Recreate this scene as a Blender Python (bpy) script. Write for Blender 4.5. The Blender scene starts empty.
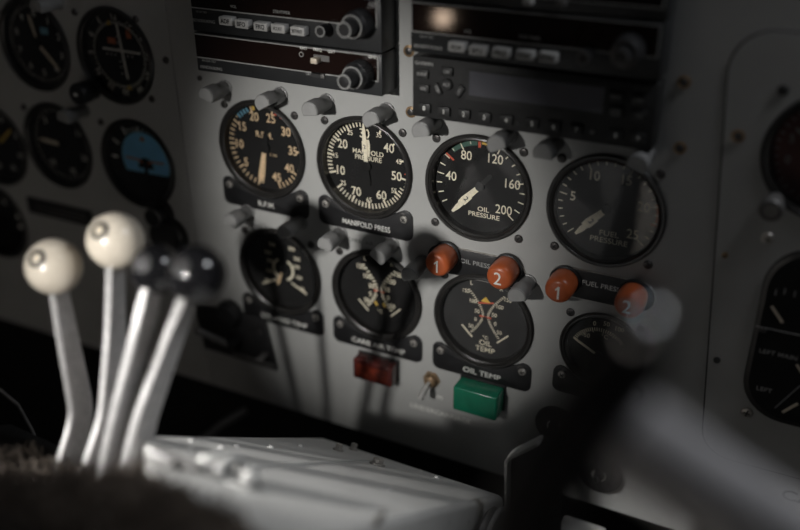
import bpy, bmesh, math, random
from mathutils import Vector, Matrix, Euler
random.seed(7)
S = bpy.context.scene
COL = S.collection
R = math.radians
PI = math.pi

# ------------------------------------------------------------------ camera
FPX = 900.63
CAM = Vector((0.4081, -0.564, 0.2519))
EUL = Euler((1.0915, 0.0055, 0.4631), 'XYZ')
ROT = EUL.to_matrix()
cd = bpy.data.cameras.new('camera')
cam = bpy.data.objects.new('camera', cd)
COL.objects.link(cam)
cam.location = CAM
cam.rotation_euler = EUL
cd.sensor_width = 36
cd.lens = 36 * FPX / 800
cd.clip_start = 0.005
cd.dof.use_dof = True
cd.dof.focus_distance = 0.662
cd.dof.aperture_fstop = 1.95
S.camera = cam

def ray(px, py):
    return ROT @ Vector(((px - 400) / FPX, -(py - 265) / FPX, -1.0))
def at(px, py, Y):                       # point of the plane y = Y seen at a pixel of the photo
    d = ray(px, py)
    return CAM + d * ((Y - CAM.y) / d.y)
def atx(px, py, X):
    d = ray(px, py)
    return CAM + d * ((X - CAM.x) / d.x)
def deep(px, py, D):
    return CAM + ray(px, py) * D
def onplane(px, py, p0, n):
    d = ray(px, py)
    return CAM + d * ((p0 - CAM).dot(n) / d.dot(n))

PY = 0.001                               # front face of the instrument panel

# ------------------------------------------------------------------ materials
def mat(name, col, rough=.5, metal=0., spec=.5, vary=.12, scale=60., bump=0., bscale=400., coat=0., dirt=0.):
    m = bpy.data.materials.new(name)
    m.use_nodes = True
    nt = m.node_tree
    b = nt.nodes['Principled BSDF']
    b.inputs['Roughness'].default_value = rough
    b.inputs['Metallic'].default_value = metal
    b.inputs['Specular IOR Level'].default_value = spec
    b.inputs['Coat Weight'].default_value = coat
    b.inputs['Coat Roughness'].default_value = .08
    tc = nt.nodes.new('ShaderNodeTexCoord')
    nz = nt.nodes.new('ShaderNodeTexNoise')
    nz.inputs['Scale'].default_value = scale
    nz.inputs['Detail'].default_value = 5
    nt.links.new(tc.outputs['Object'], nz.inputs['Vector'])
    rp = nt.nodes.new('ShaderNodeValToRGB')
    rp.color_ramp.elements[0].position = .3
    rp.color_ramp.elements[1].position = .7
    lo = [c * (1 - vary) for c in col]
    hi = [min(1, c * (1 + vary)) for c in col]
    rp.color_ramp.elements[0].color = (*lo, 1)
    rp.color_ramp.elements[1].color = (*hi, 1)
    nt.links.new(nz.outputs['Fac'], rp.inputs['Fac'])
    last = rp.outputs['Color']
    if dirt:
        n2 = nt.nodes.new('ShaderNodeTexNoise')
        n2.inputs['Scale'].default_value = scale * 4
        n2.inputs['Detail'].default_value = 8
        nt.links.new(tc.outputs['Object'], n2.inputs['Vector'])
        r2 = nt.nodes.new('ShaderNodeValToRGB')
        r2.color_ramp.elements[0].position = .68
        r2.color_ramp.elements[1].position = .74
        r2.color_ramp.elements[0].color = (0, 0, 0, 1)
        r2.color_ramp.elements[1].color = (dirt, dirt, dirt, 1)
        nt.links.new(n2.outputs['Fac'], r2.inputs['Fac'])
        mx = nt.nodes.new('ShaderNodeMix')
        mx.data_type = 'RGBA'
        nt.links.new(r2.outputs['Color'], mx.inputs[0])
        nt.links.new(last, mx.inputs[6])
        mx.inputs[7].default_value = (col[0] * .35, col[1] * .32, col[2] * .3, 1)
        last = mx.outputs[2]
    nt.links.new(last, b.inputs['Base Color'])
    if bump:
        n3 = nt.nodes.new('ShaderNodeTexNoise')
        n3.inputs['Scale'].default_value = bscale
        n3.inputs['Detail'].default_value = 3
        nt.links.new(tc.outputs['Object'], n3.inputs['Vector'])
        bp = nt.nodes.new('ShaderNodeBump')
        bp.inputs['Strength'].default_value = bump
        bp.inputs['Distance'].default_value = .0004
        nt.links.new(n3.outputs['Fac'], bp.inputs['Height'])
        nt.links.new(bp.outputs['Normal'], b.inputs['Normal'])
    return m

def glass_mat(name, tint=(1, 1, 1), rough=.03, fac=1.0):
    m = bpy.data.materials.new(name)
    m.use_nodes = True
    nt = m.node_tree
    nt.nodes.remove(nt.nodes['Principled BSDF'])
    out = nt.nodes['Material Output']
    t = nt.nodes.new('ShaderNodeBsdfTransparent')
    t.inputs['Color'].default_value = (*tint, 1)
    g = nt.nodes.new('ShaderNodeBsdfGlossy')
    g.inputs['Roughness'].default_value = rough
    nz = nt.nodes.new('ShaderNodeTexNoise')
    nz.inputs['Scale'].default_value = 90
    mp = nt.nodes.new('ShaderNodeMapRange')
    mp.inputs['To Min'].default_value = rough * .6
    mp.inputs['To Max'].default_value = rough * 1.6
    nt.links.new(nz.outputs['Fac'], mp.inputs['Value'])
    nt.links.new(mp.outputs['Result'], g.inputs['Roughness'])
    f = nt.nodes.new('ShaderNodeFresnel')
    f.inputs['IOR'].default_value = 1.5
    ml = nt.nodes.new('ShaderNodeMath')
    ml.operation = 'MULTIPLY'
    ml.inputs[1].default_value = fac
    nt.links.new(f.outputs['Fac'], ml.inputs[0])
    mx = nt.nodes.new('ShaderNodeMixShader')
    nt.links.new(ml.outputs[0], mx.inputs['Fac'])
    nt.links.new(t.outputs[0], mx.inputs[1])
    nt.links.new(g.outputs[0], mx.inputs[2])
    nt.links.new(mx.outputs[0], out.inputs['Surface'])
    return m

M = dict(
    panel=mat('panel grey paint', (.36, .362, .352), .55, 0, .35, .05, 25, .25, 900),
    groove=mat('panel seam shadow line', (.05, .05, .05), .8),
    black=mat('satin black', (.016, .016, .017), .38, 0, .5, .2, 80, .15, 900),
    crinkle=mat('crinkle black', (.02, .02, .02), .5, 0, .4, .2, 80, .5, 1500),
    bezel=mat('bezel black', (.02, .019, .018), .3, 0, .55, .2, 120, .1, 1200),
    face=mat('dial black', (.012, .012, .012), .75, 0, .2, .15, 60),
    facegrey=mat('dial soft black', (.03, .03, .03), .7, 0, .25, .15, 60),
    placard=mat('placard black', (.013, .013, .014), .42, 0, .5, .2, 80, .15, 700),
    cream=mat('aged luminous cream', (.80, .74, .58), .6, 0, .3, .12, 700),
    warm=mat('aged luminous tan', (.74, .55, .34), .6, 0, .3, .15, 700),
    white=mat('lettering white', (.78, .78, .74), .6, 0, .3, .08, 500),
    dimwhite=mat('lettering worn grey', (.34, .34, .33), .6, 0, .3, .2, 500),
    darkgrey=mat('lettering dark grey', (.13, .13, .125), .6, 0, .3, .2, 500),
    lamp=mat('lamp grey', (.19, .19, .188), .42, 0, .5, .08, 150, .1, 900),
    lampend=mat('lamp hood pale grey', (.26, .26, .255), .55, 0, .5, .08, 150),
    steel=mat('steel', (.42, .40, .37), .35, .55, .5, .15, 300, .1, 900),
    dsteel=mat('dark steel screw', (.075, .07, .068), .35, .5, .5, .2, 300),
    brass=mat('brass', (.26, .175, .10), .4, .5, .5, .2, 300),
    orange=mat('orange plastic', (.42, .095, .03), .33, 0, .5, .08, 150, .12, 600),
    ivory=mat('ivory ball', (.64, .575, .48), .22, 0, .5, .04, 60),
    gloss=mat('gloss black ball', (.008, .008, .009), .10, 0, .6, .1, 60),
    bar=mat('brushed aluminium lever', (.42, .41, .405), .5, .3, .5, .12, 180, .35, 600),
    ped=mat('pedestal light paint', (.50, .495, .475), .42, 0, .5, .06, 30, .3, 350, 0, .55),
    dark=mat('shadowy black lining', (.012, .012, .012), .8, 0, .2, .2, 40),
    bristle=mat('black bristle', (.13, .105, .085), .5, 0, .4, .4, 200),
    red=mat('red lens', (.075, .016, .013), .18, 0, .6, .35, 90),
    green=mat('green lens', (.012, .17, .095), .22, 0, .6, .1, 120),
    blue=mat('sky blue', (.21, .54, .82), .6, 0, .3, .08, 60),
    bluemark=mat('scale blue', (.14, .34, .46), .6),
    yellow=mat('scale yellow', (.70, .46, .08), .6),
    redmark=mat('scale red', (.60, .10, .05), .6),
    greenmark=mat('scale green', (.04, .10, .075), .6),
    orangemark=mat('flag orange', (.55, .14, .05), .6),
    maroon=mat('maroon dial', (.15, .07, .065), .7, 0, .2, .15, 60),
    button=mat('button grey plastic', (.42, .415, .40), .45, 0, .5, .08, 200),
    key=mat('rubber key black', (.022, .022, .022), .5, 0, .4, .15, 200),
    ink=mat('black ink', (.02, .02, .02), .6),
    frame=mat('frame line grey', (.30, .30, .29), .5, 0, .5, .1, 200),
    radio=mat('radio dark grey', (.020, .021, .022), .42, 0, .5, .15, 60, .2, 1200),
    window=mat('smoked window', (.012, .0065, .0055), .055, 0, .45, .1, 30),
    lcd=mat('liquid crystal grey', (.12, .12, .135), .07, 0, .6, .12, 30),
    slider=mat('slider cream', (.66, .58, .46), .45),
    yokegrey=mat('yoke grey metal', (.78, .76, .77), .5, .1, .4, .06, 30),
    yokeblack=mat('yoke black grip', (.026, .024, .024), .4, 0, .5, .15, 80),
    chrome=mat('polished steel', (.75, .75, .76), .12, 1, .5, .05, 200),
    seat=mat('pale seat cloth', (.70, .67, .63), .8, 0, .2, .12, 90, .4, 500),
    rod=mat('dull grey rod', (.16, .155, .15), .45, .3, .5, .15, 60),
    floor=mat('dark floor', (.02, .019, .018), .85, 0, .2, .25, 20),
    glass=glass_mat('instrument glass', (1, 1, 1), .03, 1.4),
    matglass=glass_mat('lens glass', (.9, .9, .9), .06),
)

# ------------------------------------------------------------------ mesh builder
class MB:
    def __init__(s):
        s.bm = bmesh.new()
    def quad(s, vs):
        s.bm.faces.new(vs)
    def box(s, c, size, bev=0., rot=None, seg=2):
        b = bmesh.new()
        bmesh.ops.create_cube(b, size=1.0)
        for v in b.verts:
            v.co = Vector((v.co.x * size[0], v.co.y * size[1], v.co.z * size[2]))
        if bev:
            bmesh.ops.bevel(b, geom=list(b.edges), offset=bev, segments=seg, affect='EDGES', profile=.5)
        mt = Matrix.Translation(c)
        if rot is not None:
            mt = mt @ rot.to_4x4()
        s.join(b, mt)
        return s
    def join(s, b, mt=None):
        mp = {}
        for v in b.verts:
            mp[v] = s.bm.verts.new(mt @ v.co if mt else v.co)
        for f in b.faces:
            try:
                s.bm.faces.new([mp[v] for v in f.verts])
            except ValueError:
                pass
        b.free()
    def lathe(s, prof, c=(0, 0, 0), axis='y', seg=48, rot=None, close=True):
        """profile of (radius, height) about an axis; height runs along +axis"""
        mt = Matrix.Translation(c)
        if rot is not None:
            mt = mt @ rot.to_4x4()
        rings = []
        for r, h in prof:
            if r < 1e-7:
                p = {'y': (0, h, 0), 'z': (0, 0, h), 'x': (h, 0, 0)}[axis]
                rings.append([s.bm.verts.new(mt @ Vector(p))])
            else:
                ring = []
                for i in range(seg):
                    a = 2 * PI * i / seg
                    u, w = r * math.cos(a), r * math.sin(a)
                    p = {'y': (u, h, w), 'z': (u, w, h), 'x': (h, u, w)}[axis]
                    ring.append(s.bm.verts.new(mt @ Vector(p)))
                rings.append(ring)
        for a, b in zip(rings, rings[1:]):
            for i in range(seg):
                j = (i + 1) % seg
                if len(a) == 1 and len(b) == 1:
                    continue
                if len(a) == 1:
                    s.quad([a[0], b[i], b[j]])
                elif len(b) == 1:
                    s.quad([a[i], b[0], a[j]])
                else:
                    s.quad([a[i], b[i], b[j], a[j]])
        return s
    def cyl(s, p0, p1, r0, r1=None, seg=20, caps=True):
        p0, p1 = Vector(p0), Vector(p1)
        r1 = r0 if r1 is None else r1
        d = p1 - p0
        q = Vector((0, 0, 1)).rotation_difference(d.normalized()).to_matrix()
        L = d.length
        pr = [(r0, 0), (r1, L)]
        if caps:
            pr = [(0, 0)] + pr + [(0, L)]
        return s.lathe(pr, p0, 'z', seg, q)
    def tube(s, pts, rad, seg=16):
        pts = [Vector(p) for p in pts]
        n = len(pts)
        rad = rad if isinstance(rad, (list, tuple)) else [rad] * n
        rings = []
        up = Vector((0.13, 0.2, 1)).normalized()
        for i, p in enumerate(pts):
            t = (pts[min(i + 1, n - 1)] - pts[max(i - 1, 0)]).normalized()
            a = t.cross(up).normalized()
            b = a.cross(t)
            rings.append([s.bm.verts.new(p + (a * math.cos(2 * PI * k / seg) + b * math.sin(2 * PI * k / seg)) * rad[i]) for k in range(seg)])
        for a, b in zip(rings, rings[1:]):
            for k in range(seg):
                j = (k + 1) % seg
                s.quad([a[k], a[j], b[j], b[k]])
        s.quad(rings[0][::-1])
        s.quad(rings[-1])
        return s
    def prism(s, poly, y0, y1, bev=0.):
        """polygon of (x, z), from y0 (front) to y1 (back)"""
        b = bmesh.new()
        vs = [b.verts.new((x, y0, z)) for x, z in poly]
        f = b.faces.new(vs)
        r = bmesh.ops.extrude_face_region(b, geom=[f])
        for v in r['geom']:
            if isinstance(v, bmesh.types.BMVert):
                v.co.y = y1
        bmesh.ops.recalc_face_normals(b, faces=b.faces)
        if bev:
            ed = [e for e in b.edges if abs(e.verts[0].co.y - y0) < 1e-9 and abs(e.verts[1].co.y - y0) < 1e-9]
            bmesh.ops.bevel(b, geom=ed, offset=bev, segments=2, affect='EDGES', profile=.5)
        s.join(b)
        return s
    def text(s, body, x, z, h, y=0., ang=0., sx=1., bold=0., ext=.00012, align='CENTER', basis=None):
        """h is the capital height; ang turns clockwise in degrees"""
        cu = bpy.data.curves.new('t', 'FONT')
        cu.body = body
        cu.size = h / .70
        cu.align_x = align
        cu.align_y = 'CENTER'
        cu.offset = bold * h
        cu.extrude = ext / 2
        cu.resolution_u = 4
        o = bpy.data.objects.new('t', cu)
        COL.objects.link(o)
        dg = bpy.context.evaluated_depsgraph_get()
        me = bpy.data.meshes.new_from_object(o.evaluated_get(dg))
        a = R(-ang)
        ca, sa = math.cos(a), math.sin(a)
        b = bmesh.new()
        b.from_mesh(me)
        for v in b.verts:
            X, Z, D = v.co.x * sx, v.co.y, v.co.z
            X, Z = X * ca - Z * sa, X * sa + Z * ca
            if basis is None:
                v.co = Vector((x + X, y - D - ext / 2, z + Z))
            else:
                o_, bx, bz, bn = basis
                v.co = o_ + bx * (x + X) + bz * (z + Z) + bn * (D + ext / 2)
        s.join(b)
        bpy.data.objects.remove(o)
        bpy.data.curves.remove(cu)
        bpy.data.meshes.remove(me)
        return s
    def build(s, name, m, parent=None, loc=None, ang=35):
        bmesh.ops.recalc_face_normals(s.bm, faces=s.bm.faces)
        me = bpy.data.meshes.new(name)
        s.bm.to_mesh(me)
        s.bm.free()
        for p in me.polygons:
            p.use_smooth = True
        me.set_sharp_from_angle(angle=R(ang))
        me.materials.append(M[m] if isinstance(m, str) else m)
        o = bpy.data.objects.new(name, me)
        COL.objects.link(o)
        if parent:
            o.parent = parent
        if loc is not None:
            o.location = loc
        return o

def tag(o, label, cat, group=None, kind=None):
    if label:
        o['label'] = label
    if cat:
        o['category'] = cat
    if group:
        o['group'] = group
    if kind:
        o['kind'] = kind
    return o
def thing(name, label, cat, loc, group=None, rot=None):
    o = bpy.data.objects.new(name, None)
    o.empty_display_size = .01
    COL.objects.link(o)
    o.location = loc
    if rot is not None:
        o.rotation_euler = rot
    return tag(o, label, cat, group)
def pol(a, r):
    return r * math.sin(R(a)), r * math.cos(R(a))
def rrect(x0, z0, x1, z1, r, n=5):
    out = []
    for cx, cz, a0 in ((x1 - r, z1 - r, 0), (x0 + r, z1 - r, 90), (x0 + r, z0 + r, 180), (x1 - r, z0 + r, 270)):
        for k in range(n + 1):
            a = R(a0 + 90 * k / n)
            out.append((cx + r * math.cos(a), cz + r * math.sin(a)))
    return out
def strip(mb, pts, w, y, d=.0003):
    """flat line of width w along points (x, z), standing d proud of y"""
    for (x0, z0), (x1, z1) in zip(pts, pts[1:]):
        L = math.hypot(x1 - x0, z1 - z0)
        a = math.atan2(z1 - z0, x1 - x0)
        mb.box(((x0 + x1) / 2, y - d / 2, (z0 + z1) / 2), (L + w * .6, d, w), 0, Matrix.Rotation(-a, 3, 'Y'))
    return mb
def arc(mb, r0, r1, a0, a1, y, n=16, d=.00015):
    for k in range(n):
        b0, b1 = a0 + (a1 - a0) * k / n, a0 + (a1 - a0) * (k + 1) / n
        mb.prism([pol(b0, r0), pol(b0, r1), pol(b1, r1), pol(b1, r0)], y - d, y)
    return mb
def tick(mb, a, r0, r1, w, y, d=.0002):
    return strip(mb, [pol(a, r0), pol(a, r1)], w, y, d)

# screw: dome with a cross slot, as a part
def screw(parent, x, z, y, r=.0032, m='dsteel', ring=None, cross=True):
    b = MB()
    b.lathe([(r, 0), (r, -.0006), (r * .85, -.0014), (r * .45, -.0018), (0, -.0019)], (x, y, z), seg=16)
    o = b.build('screw', m, parent)
    c = MB()
    a = random.uniform(0, 90)
    for t in ((0, 90) if cross else (0,)):
        c.box((x, y - .0018, z), (r * 1.15, .0006, r * .22), 0, Matrix.Rotation(R(a + t), 3, 'Y'))
    c.build('slot', 'ink', o)
    if ring:
        MB().lathe([(r * .95, 0), (r * 1.55, 0), (r * 1.5, -.0005), (r * .95, -.0008)], (x, y, z), seg=20).build('washer', ring, o)
    return o

# ------------------------------------------------------------------ room shell
def struct(name, mb, m):
    o = mb.build(name, m)
    o['kind'] = 'structure'
    return o
struct('wall_front', MB().box((.05, .16, -.25), (5.0, .02, 1.3)), 'dark')['label'] = 'black bulkhead behind and below the instrument panel'
struct('floor', MB().box((.05, -.52, -.91), (5.0, 1.38, .02)), 'floor')['label'] = 'dark cockpit floor'

# ------------------------------------------------------------------ instrument panels
HOLES = []                                # (x, z, radius) of the instrument cut-outs
def sheet(poly, y0, y1, holes=()):
    b = bmesh.new()
    ed = []
    for loop in [poly] + [[(hx + hr * math.cos(2 * PI * k / 64), hz + hr * math.sin(2 * PI * k / 64)) for k in range(64)] for hx, hz, hr in holes]:
        vs = [b.verts.new((x, y0, z)) for x, z in loop]
        ed += [b.edges.new((vs[i], vs[(i + 1) % len(vs)])) for i in range(len(vs))]
    bmesh.ops.triangle_fill(b, use_beauty=True, use_dissolve=False, edges=ed, normal=(0, -1, 0))
    r = bmesh.ops.extrude_face_region(b, geom=list(b.faces))
    for v in r['geom']:
        if isinstance(v, bmesh.types.BMVert):
            v.co.y = y1
    bmesh.ops.recalc_face_normals(b, faces=b.faces)
    mb = MB()
    mb.join(b)
    return mb
D1 = .09364
ROW2 = -.10969
DX2 = .00854
HR = .0385
CENTRE_HOLES = [(k * D1, 0, HR) for k in range(4)] + [(k * D1 + DX2, ROW2, HR if k < 3 else .0290) for k in range(4)]
LEFT_HOLES = [(-.1420, .0600, HR), (-.2345, .0600, HR), (-.2290, -.0330, HR), (-.1345, -.0350, HR), (-.3135, -.0450, HR), (-.3360, -.1300, HR)]
RIGHT_HOLE = (.4130, .0600, HR)
def panel_sheet(poly, holes, ox, oz):
    return sheet(poly, PY, PY + .003, [(x - ox, z - oz, r) for x, z, r in holes])
pc = thing('instrument_panel', 'light grey centre instrument panel carrying radios and engine gauges', 'instrument panel', (.15, PY, -.02))
panel_sheet([(x - .15, z + .02) for x, z in [(-.0785, -.2545), (.56, -.2545), (.56, .21), (-.0825, .21), (-.0800, .014)]], CENTRE_HOLES + [RIGHT_HOLE], .15, -.02).build('sheet', 'panel', pc).location = (0, -PY, 0)
pl = thing('instrument_panel', "dark grey pilot's instrument panel at the left with flight instruments", 'instrument panel', (-.27, PY, -.02))
panel_sheet([(x + .27, z + .02) for x, z in [(-.62, -.2545), (-.0793, -.2545), (-.0808, .014), (-.0833, .21), (-.62, .21)]], LEFT_HOLES, -.27, -.02).build('sheet', 'panel', pl).location = (0, -PY, 0)
for o in (pc, pl):
    for ch in o.children:
        ch.location = (0, -PY, 0)
def pscrew(px, py, r=.0032, m='dsteel', ring=None, parent=None):
    p = parent or pc
    v = at(px, py, PY) - p.location
    return screw(p, v.x, v.z, 0, r, m, ring)
for px, py in ((409, 51), (411, 112), (684, 82), (680, 148)):
    pscrew(px, py, .0028, 'dsteel', 'brass')
for px, py in ((200, 78),):
    pscrew(px, py, .0022, 'dsteel')
for px, py in ((75, 12), (136, 19), (24, 107), (166, 60), (152, 99), (101, 122)):
    pscrew(px, py, .0030, 'dsteel', None, pl)
# lettering on the panel sheet
def ptext(body, px, py, h, m, sx=1., bold=0., name='lettering', parent=None):
    p = parent or pc
    v = at(px, py, PY) - p.location
    return MB().text(body, v.x, v.z, h, 0, 0, sx, bold).build(name, m, p)
ptext('CARB   AIR   TEMP', 369, 243.5, .0034, 'darkgrey', 1.0, .01)
ptext('UNDERCARRIAGE', 440, 413.5, .0044, 'white', 1.10, .015)
ptext('DIM', 437, 397, .0040, 'white', 1.05, .0)

# access plate at the right
ap = thing('access_panel', 'rounded grey access plate at the right edge with fuel gauges', 'access panel', (.45, PY, -.02))
outl = [(.3690, -.150), (.3455, .105)]
def cornerarc(cx, cz, r, a0, a1, n=7):
    return [(cx + r * math.cos(R(a0 + (a1 - a0) * k / n)), cz + r * math.sin(R(a0 + (a1 - a0) * k / n))) for k in range(n + 1)]
poly = [(.60, -.174)] + cornerarc(.3905, -.152, .022, 270, 184) + cornerarc(.3700, .106, .0245, 182, 90) + [(.60, .1305)]
sheet([(x - .45, z + .02) for x, z in poly], -.0011, 0, [(.4130 - .45, .0600 + .02, HR)]).build('plate', 'panel', ap)
g = MB()
cx, cz = .48, -.02
grow = []
for x, z in poly:
    grow.append((x - .0011 if x < .59 else x, z + (.0011 if z > 0 else -.0011)))
sheet([(x - .45, z + .02) for x, z in grow], -.0002, 0, [(.4130 - .45, .0600 + .02, HR)]).build('gap_line', 'groove', ap)
AY = PY - .0011
def ascrew(px, py, r, m, ring=None):
    v = at(px, py, AY) - ap.location
    return screw(ap, v.x, v.z, v.y, r, m, ring)
ascrew(738, 136, .0028, 'dsteel', 'brass')
ascrew(725, 255, .0022, 'brass')
ascrew(717, 360, .0024, 'ink')
ascrew(747, 412, .0042, 'steel')
ascrew(768, 238, .0040, 'steel')
ascrew(783, 90, .0034, 'ink')
ptext('CA', 797, 498, .0085, 'ink', 1.25, .03)

# ------------------------------------------------------------------ gauges
FY = .0052                                # dial face in front of the panel, local y
BZ = -.0026                                 # bezel front, local y
def gauge(label, cx, cz, group, r=.0415, inner=.0362, screws=(45, 135, 225, 315), facem='face', name='round_gauge', cat='gauge', sr=.0470, rimm='bezel', glass=True):
    t = thing(name, label, cat, (cx, PY, cz), group)
    MB().lathe([(inner, FY), (inner, BZ + .0016), (inner + .0012, BZ + .0007), (inner + .0022, BZ + .0010),
                (inner + .0026, BZ + .0002), (r - .0012, BZ), (r - .0002, BZ + .0008), (r, BZ + .0012), (r - .0006, 0), (min(.0382, r - .0031), 0), (min(.0380, r - .0033), FY + .002), (inner - .0002, FY + .002)],
               seg=72).build('bezel', rimm, t)
    MB().lathe([(0, FY), (inner + .0004, FY), (inner + .0004, FY + .0015), (0, FY + .0015)], seg=64).build('dial_face', facem, t)
    if glass:
        MB().lathe([(0, BZ + .0014), (inner - .0002, BZ + .0016)], seg=48).build('glass_cover', 'glass', t)
    for a in screws:
        x, z = pol(a, sr)
        screw(t, x, z, 0, .0033)
    return t
FYM = FY - .0001
def needle(t, a, tip, tail, w, m, txt=None, y=FY - .0011, name='needle', shape='bar'):
    sx, sz = pol(a, 1)
    def q(r, o):
        return (r * sx + o * sz, r * sz - o * sx)
    if shape == 'bar':
        poly = [q(tip, -w * .22), q(tip, w * .22), q(tip * .80, w * .5), q(tail, w * .5), q(tail, -w * .5), q(tip * .80, -w * .5)]
    else:
        poly = [q(tip, 0), q(tip * .86, w * .5), q(tail, w * .3), q(tail, -w * .3), q(tip * .86, -w * .5)]
    o = MB().prism(poly, y - .0004, y).build(name, m, t)
    if txt:
        x, z = q(tip * .48, 0)
        bx = MB()
        strip(bx, [q(tip * .40, 0), q(tip * .58, 0)], w * 1.35, y - .0004, .0002)
        bx.build('number_plate', m, o)
        tx = MB()
        tx.text(txt, x, z, w * .95, y - .0007, a if abs(a) < 90 else a + 180, 1, .02)
        tx.build('number', 'ink', o)
    return o
def hub(t, r=.003, m='face', y=FY):
    return MB().lathe([(r, y), (r, y - .0018), (r * .6, y - .0022), (0, y - .0022)], seg=24).build('hub', m, t)

ENG = 'round engine gauges on the centre panel'
# R.P.M.
t = gauge('black R.P.M. gauge with tan numerals, leftmost of the upper engine row', 0, 0, ENG)
nm = MB()
def ar(v): return -164 + 36 * v / 5
for v in range(5, 50, 5):
    x, z = pol(ar(v), .0262)
    nm.text(str(v), x, z, .0072, FYM, 0, .88, .018)
nm.text('R.P.M.', -.0005, .0105, .0050, FYM, 0, .9, .015)
nm.text('X 100', .0070, -.0055, .0022, FYM, 0, .9, .0)
nm.build('numerals', 'warm', t)
tk = MB()
for v in range(0, 46):
    a = ar(v)
    if 16.5 < v < 22.5 and v != 20:
        continue
    if v % 5 == 0:
        tick(tk, a, .0300, .0350, .0013, FYM)
    elif v < 16 or v > 39:
        tick(tk, a, .0312, .0350, .0011, FYM)
    else:
        tick(tk, a, .0338, .0348, .0009, FYM)
tk.build('scale_ticks', 'warm', t)
b = MB()
for v in (16.6, 17.4, 18.2, 19.0):
    tick(b, ar(v), .0318, .0352, .0017, FYM)
b.build('blue_marks', 'bluemark', t)
b = MB(); tick(b, ar(20.6), .0322, .0355, .0022, FYM); b.build('yellow_mark', 'yellow', t)
b = MB(); tick(b, ar(25.8), .0318, .0350, .0022, FYM); tick(b, ar(27.2), .0322, .0346, .0018, FYM); b.build('red_marks', 'redmark', t)
needle(t, 194, .0320, .004, .0040, 'warm')
needle(t, 189, .0318, .004, .0028, 'warm', y=FY - .0006)
needle(t, 8, .0140, 0, .0050, 'face', name='counterweight')
hub(t, .0045)
# manifold pressure
t = gauge('large white numbered manifold pressure gauge, second in the upper engine row', D1, 0, ENG)
def am(v): return -108 + 5.2 * (v - 10)
nm = MB()
for v in range(10, 80, 5):
    big = v % 10 == 0
    x, z = pol(am(v), .0256 if big else .0284)
    nm.text(str(v), x, z, .0072 if big else .0040, FYM, 0, .88, .012 if big else .006)
nm.text('MANIFOLD', .0010, .0108, .0038, FYM, 0, 1.0, .010)
nm.text('PRESSURE', .0010, .0060, .0038, FYM, 0, 1.0, .010)
nm.build('numerals', 'cream', t)
tk = MB()
for v in range(10, 76):
    if v % 5 == 0:
        tick(tk, am(v), .0298, .0352, .0014, FYM)
    elif 31 <= v <= 52:
        tick(tk, am(v), .0340, .0352, .0008, FYM)
    else:
        tick(tk, am(v), .0315, .0352, .0010, FYM)
tk.build('scale_ticks', 'cream', t)
b = MB(); tick(b, am(42), .0338, .0352, .0014, FYM); tick(b, am(48.5), .0325, .0352, .0010, FYM); b.build('red_marks', 'redmark', t)
needle(t, -3, .0330, .002, .0032, 'cream', '2', y=FY - .0014)
needle(t, 4, .0215, .008, .0044, 'cream', y=FY - .0007)
needle(t, 172, .0160, 0, .0034, 'face', name='counterweight')
hub(t, .0040)
# oil pressure
t = gauge('black oil pressure gauge marked to 200 with coloured arc', 2 * D1, 0, ENG)
def ao(v): return -81 + 52.7 * (v - 40) / 40
nm = MB()
for v in (40, 80, 120, 160, 200):
    x, z = pol(ao(v), .0245 if v != 40 else .0235)
    nm.text(str(v), x, z, .0070, FYM, 0, .88, .004)
nm.text('OIL', .0030, -.0182, .0036, FYM, 0, 1.15, .012)
nm.text('PRESSURE', .0036, -.0230, .0036, FYM, 0, 1.12, .012)
nm.build('numerals', 'cream', t)
tk = MB()
for v in range(10, 201, 10):
    if 62 < v < 119 and v % 20:
        tick(tk, ao(v), .0322, .0340, .0006, FYM)
    else:
        tick(tk, ao(v), .0305 if v % 40 else .0295, .0345, .0008, FYM)
tk.build('scale_ticks', 'cream', t)
arc(MB(), .0310, .0345, -43, -6, FYM).build('green_arc', 'greenmark', t)
b = MB(); tick(b, -52, .0275, .0345, .0014, FYM - .0002); tick(b, -3, .0300, .0345, .0018, FYM - .0002); tick(b, 12, .0295, .0330, .0014, FYM - .0002); b.build('red_marks', 'redmark', t)
arc(MB(), .0322, .0345, 0, 11, FYM, 6).build('yellow_arc', 'yellow', t)
needle(t, -138, .0315, .001, .0040, 'cream', '2', y=FY - .0014)
needle(t, -133, .0225, .003, .0036, 'cream', y=FY - .0007)
needle(t, 40, .014, 0, .0034, 'facegrey', name='counterweight')
hub(t, .0036, 'facegrey')
# fuel pressure
t = gauge('dim fuel pressure gauge marked to 25, rightmost of the upper engine row', 3 * D1, 0, ENG)
def af(v): return -79 + 52 * (v - 5) / 5
nm = MB()
for v in (5, 10, 15, 20, 25):
    x, z = pol(af(v), .0250)
    nm.text(str(v), x, z, .0068, FYM, 0, .9, .010)
nm.text('FUEL', .0032, -.0186, .0040, FYM, 0, 1.15, .006)
nm.text('PRESSURE', .0034, -.0240, .0040, FYM, 0, 1.08, .006)
nm.build('numerals', 'cream', t)
tk = MB()
for v in range(0, 26):
    tick(tk, af(v), .0318 if v % 5 else .0295, .0345, .0007, FYM)
tk.build('scale_ticks', 'cream', t)
b = MB(); arc(b, .0335, .0348, 74, 98, FYM, 8); tick(b, 100, .0315, .0345, .0012, FYM); b.build('orange_arc', 'orangemark', t)
needle(t, -138, .0300, .001, .0042, 'cream', '2', y=FY - .0014)
needle(t, -132, .0215, .003, .0036, 'cream', y=FY - .0007)
needle(t, 40, .015, 0, .0034, 'face', name='counterweight')
hub(t, .0036)

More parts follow.
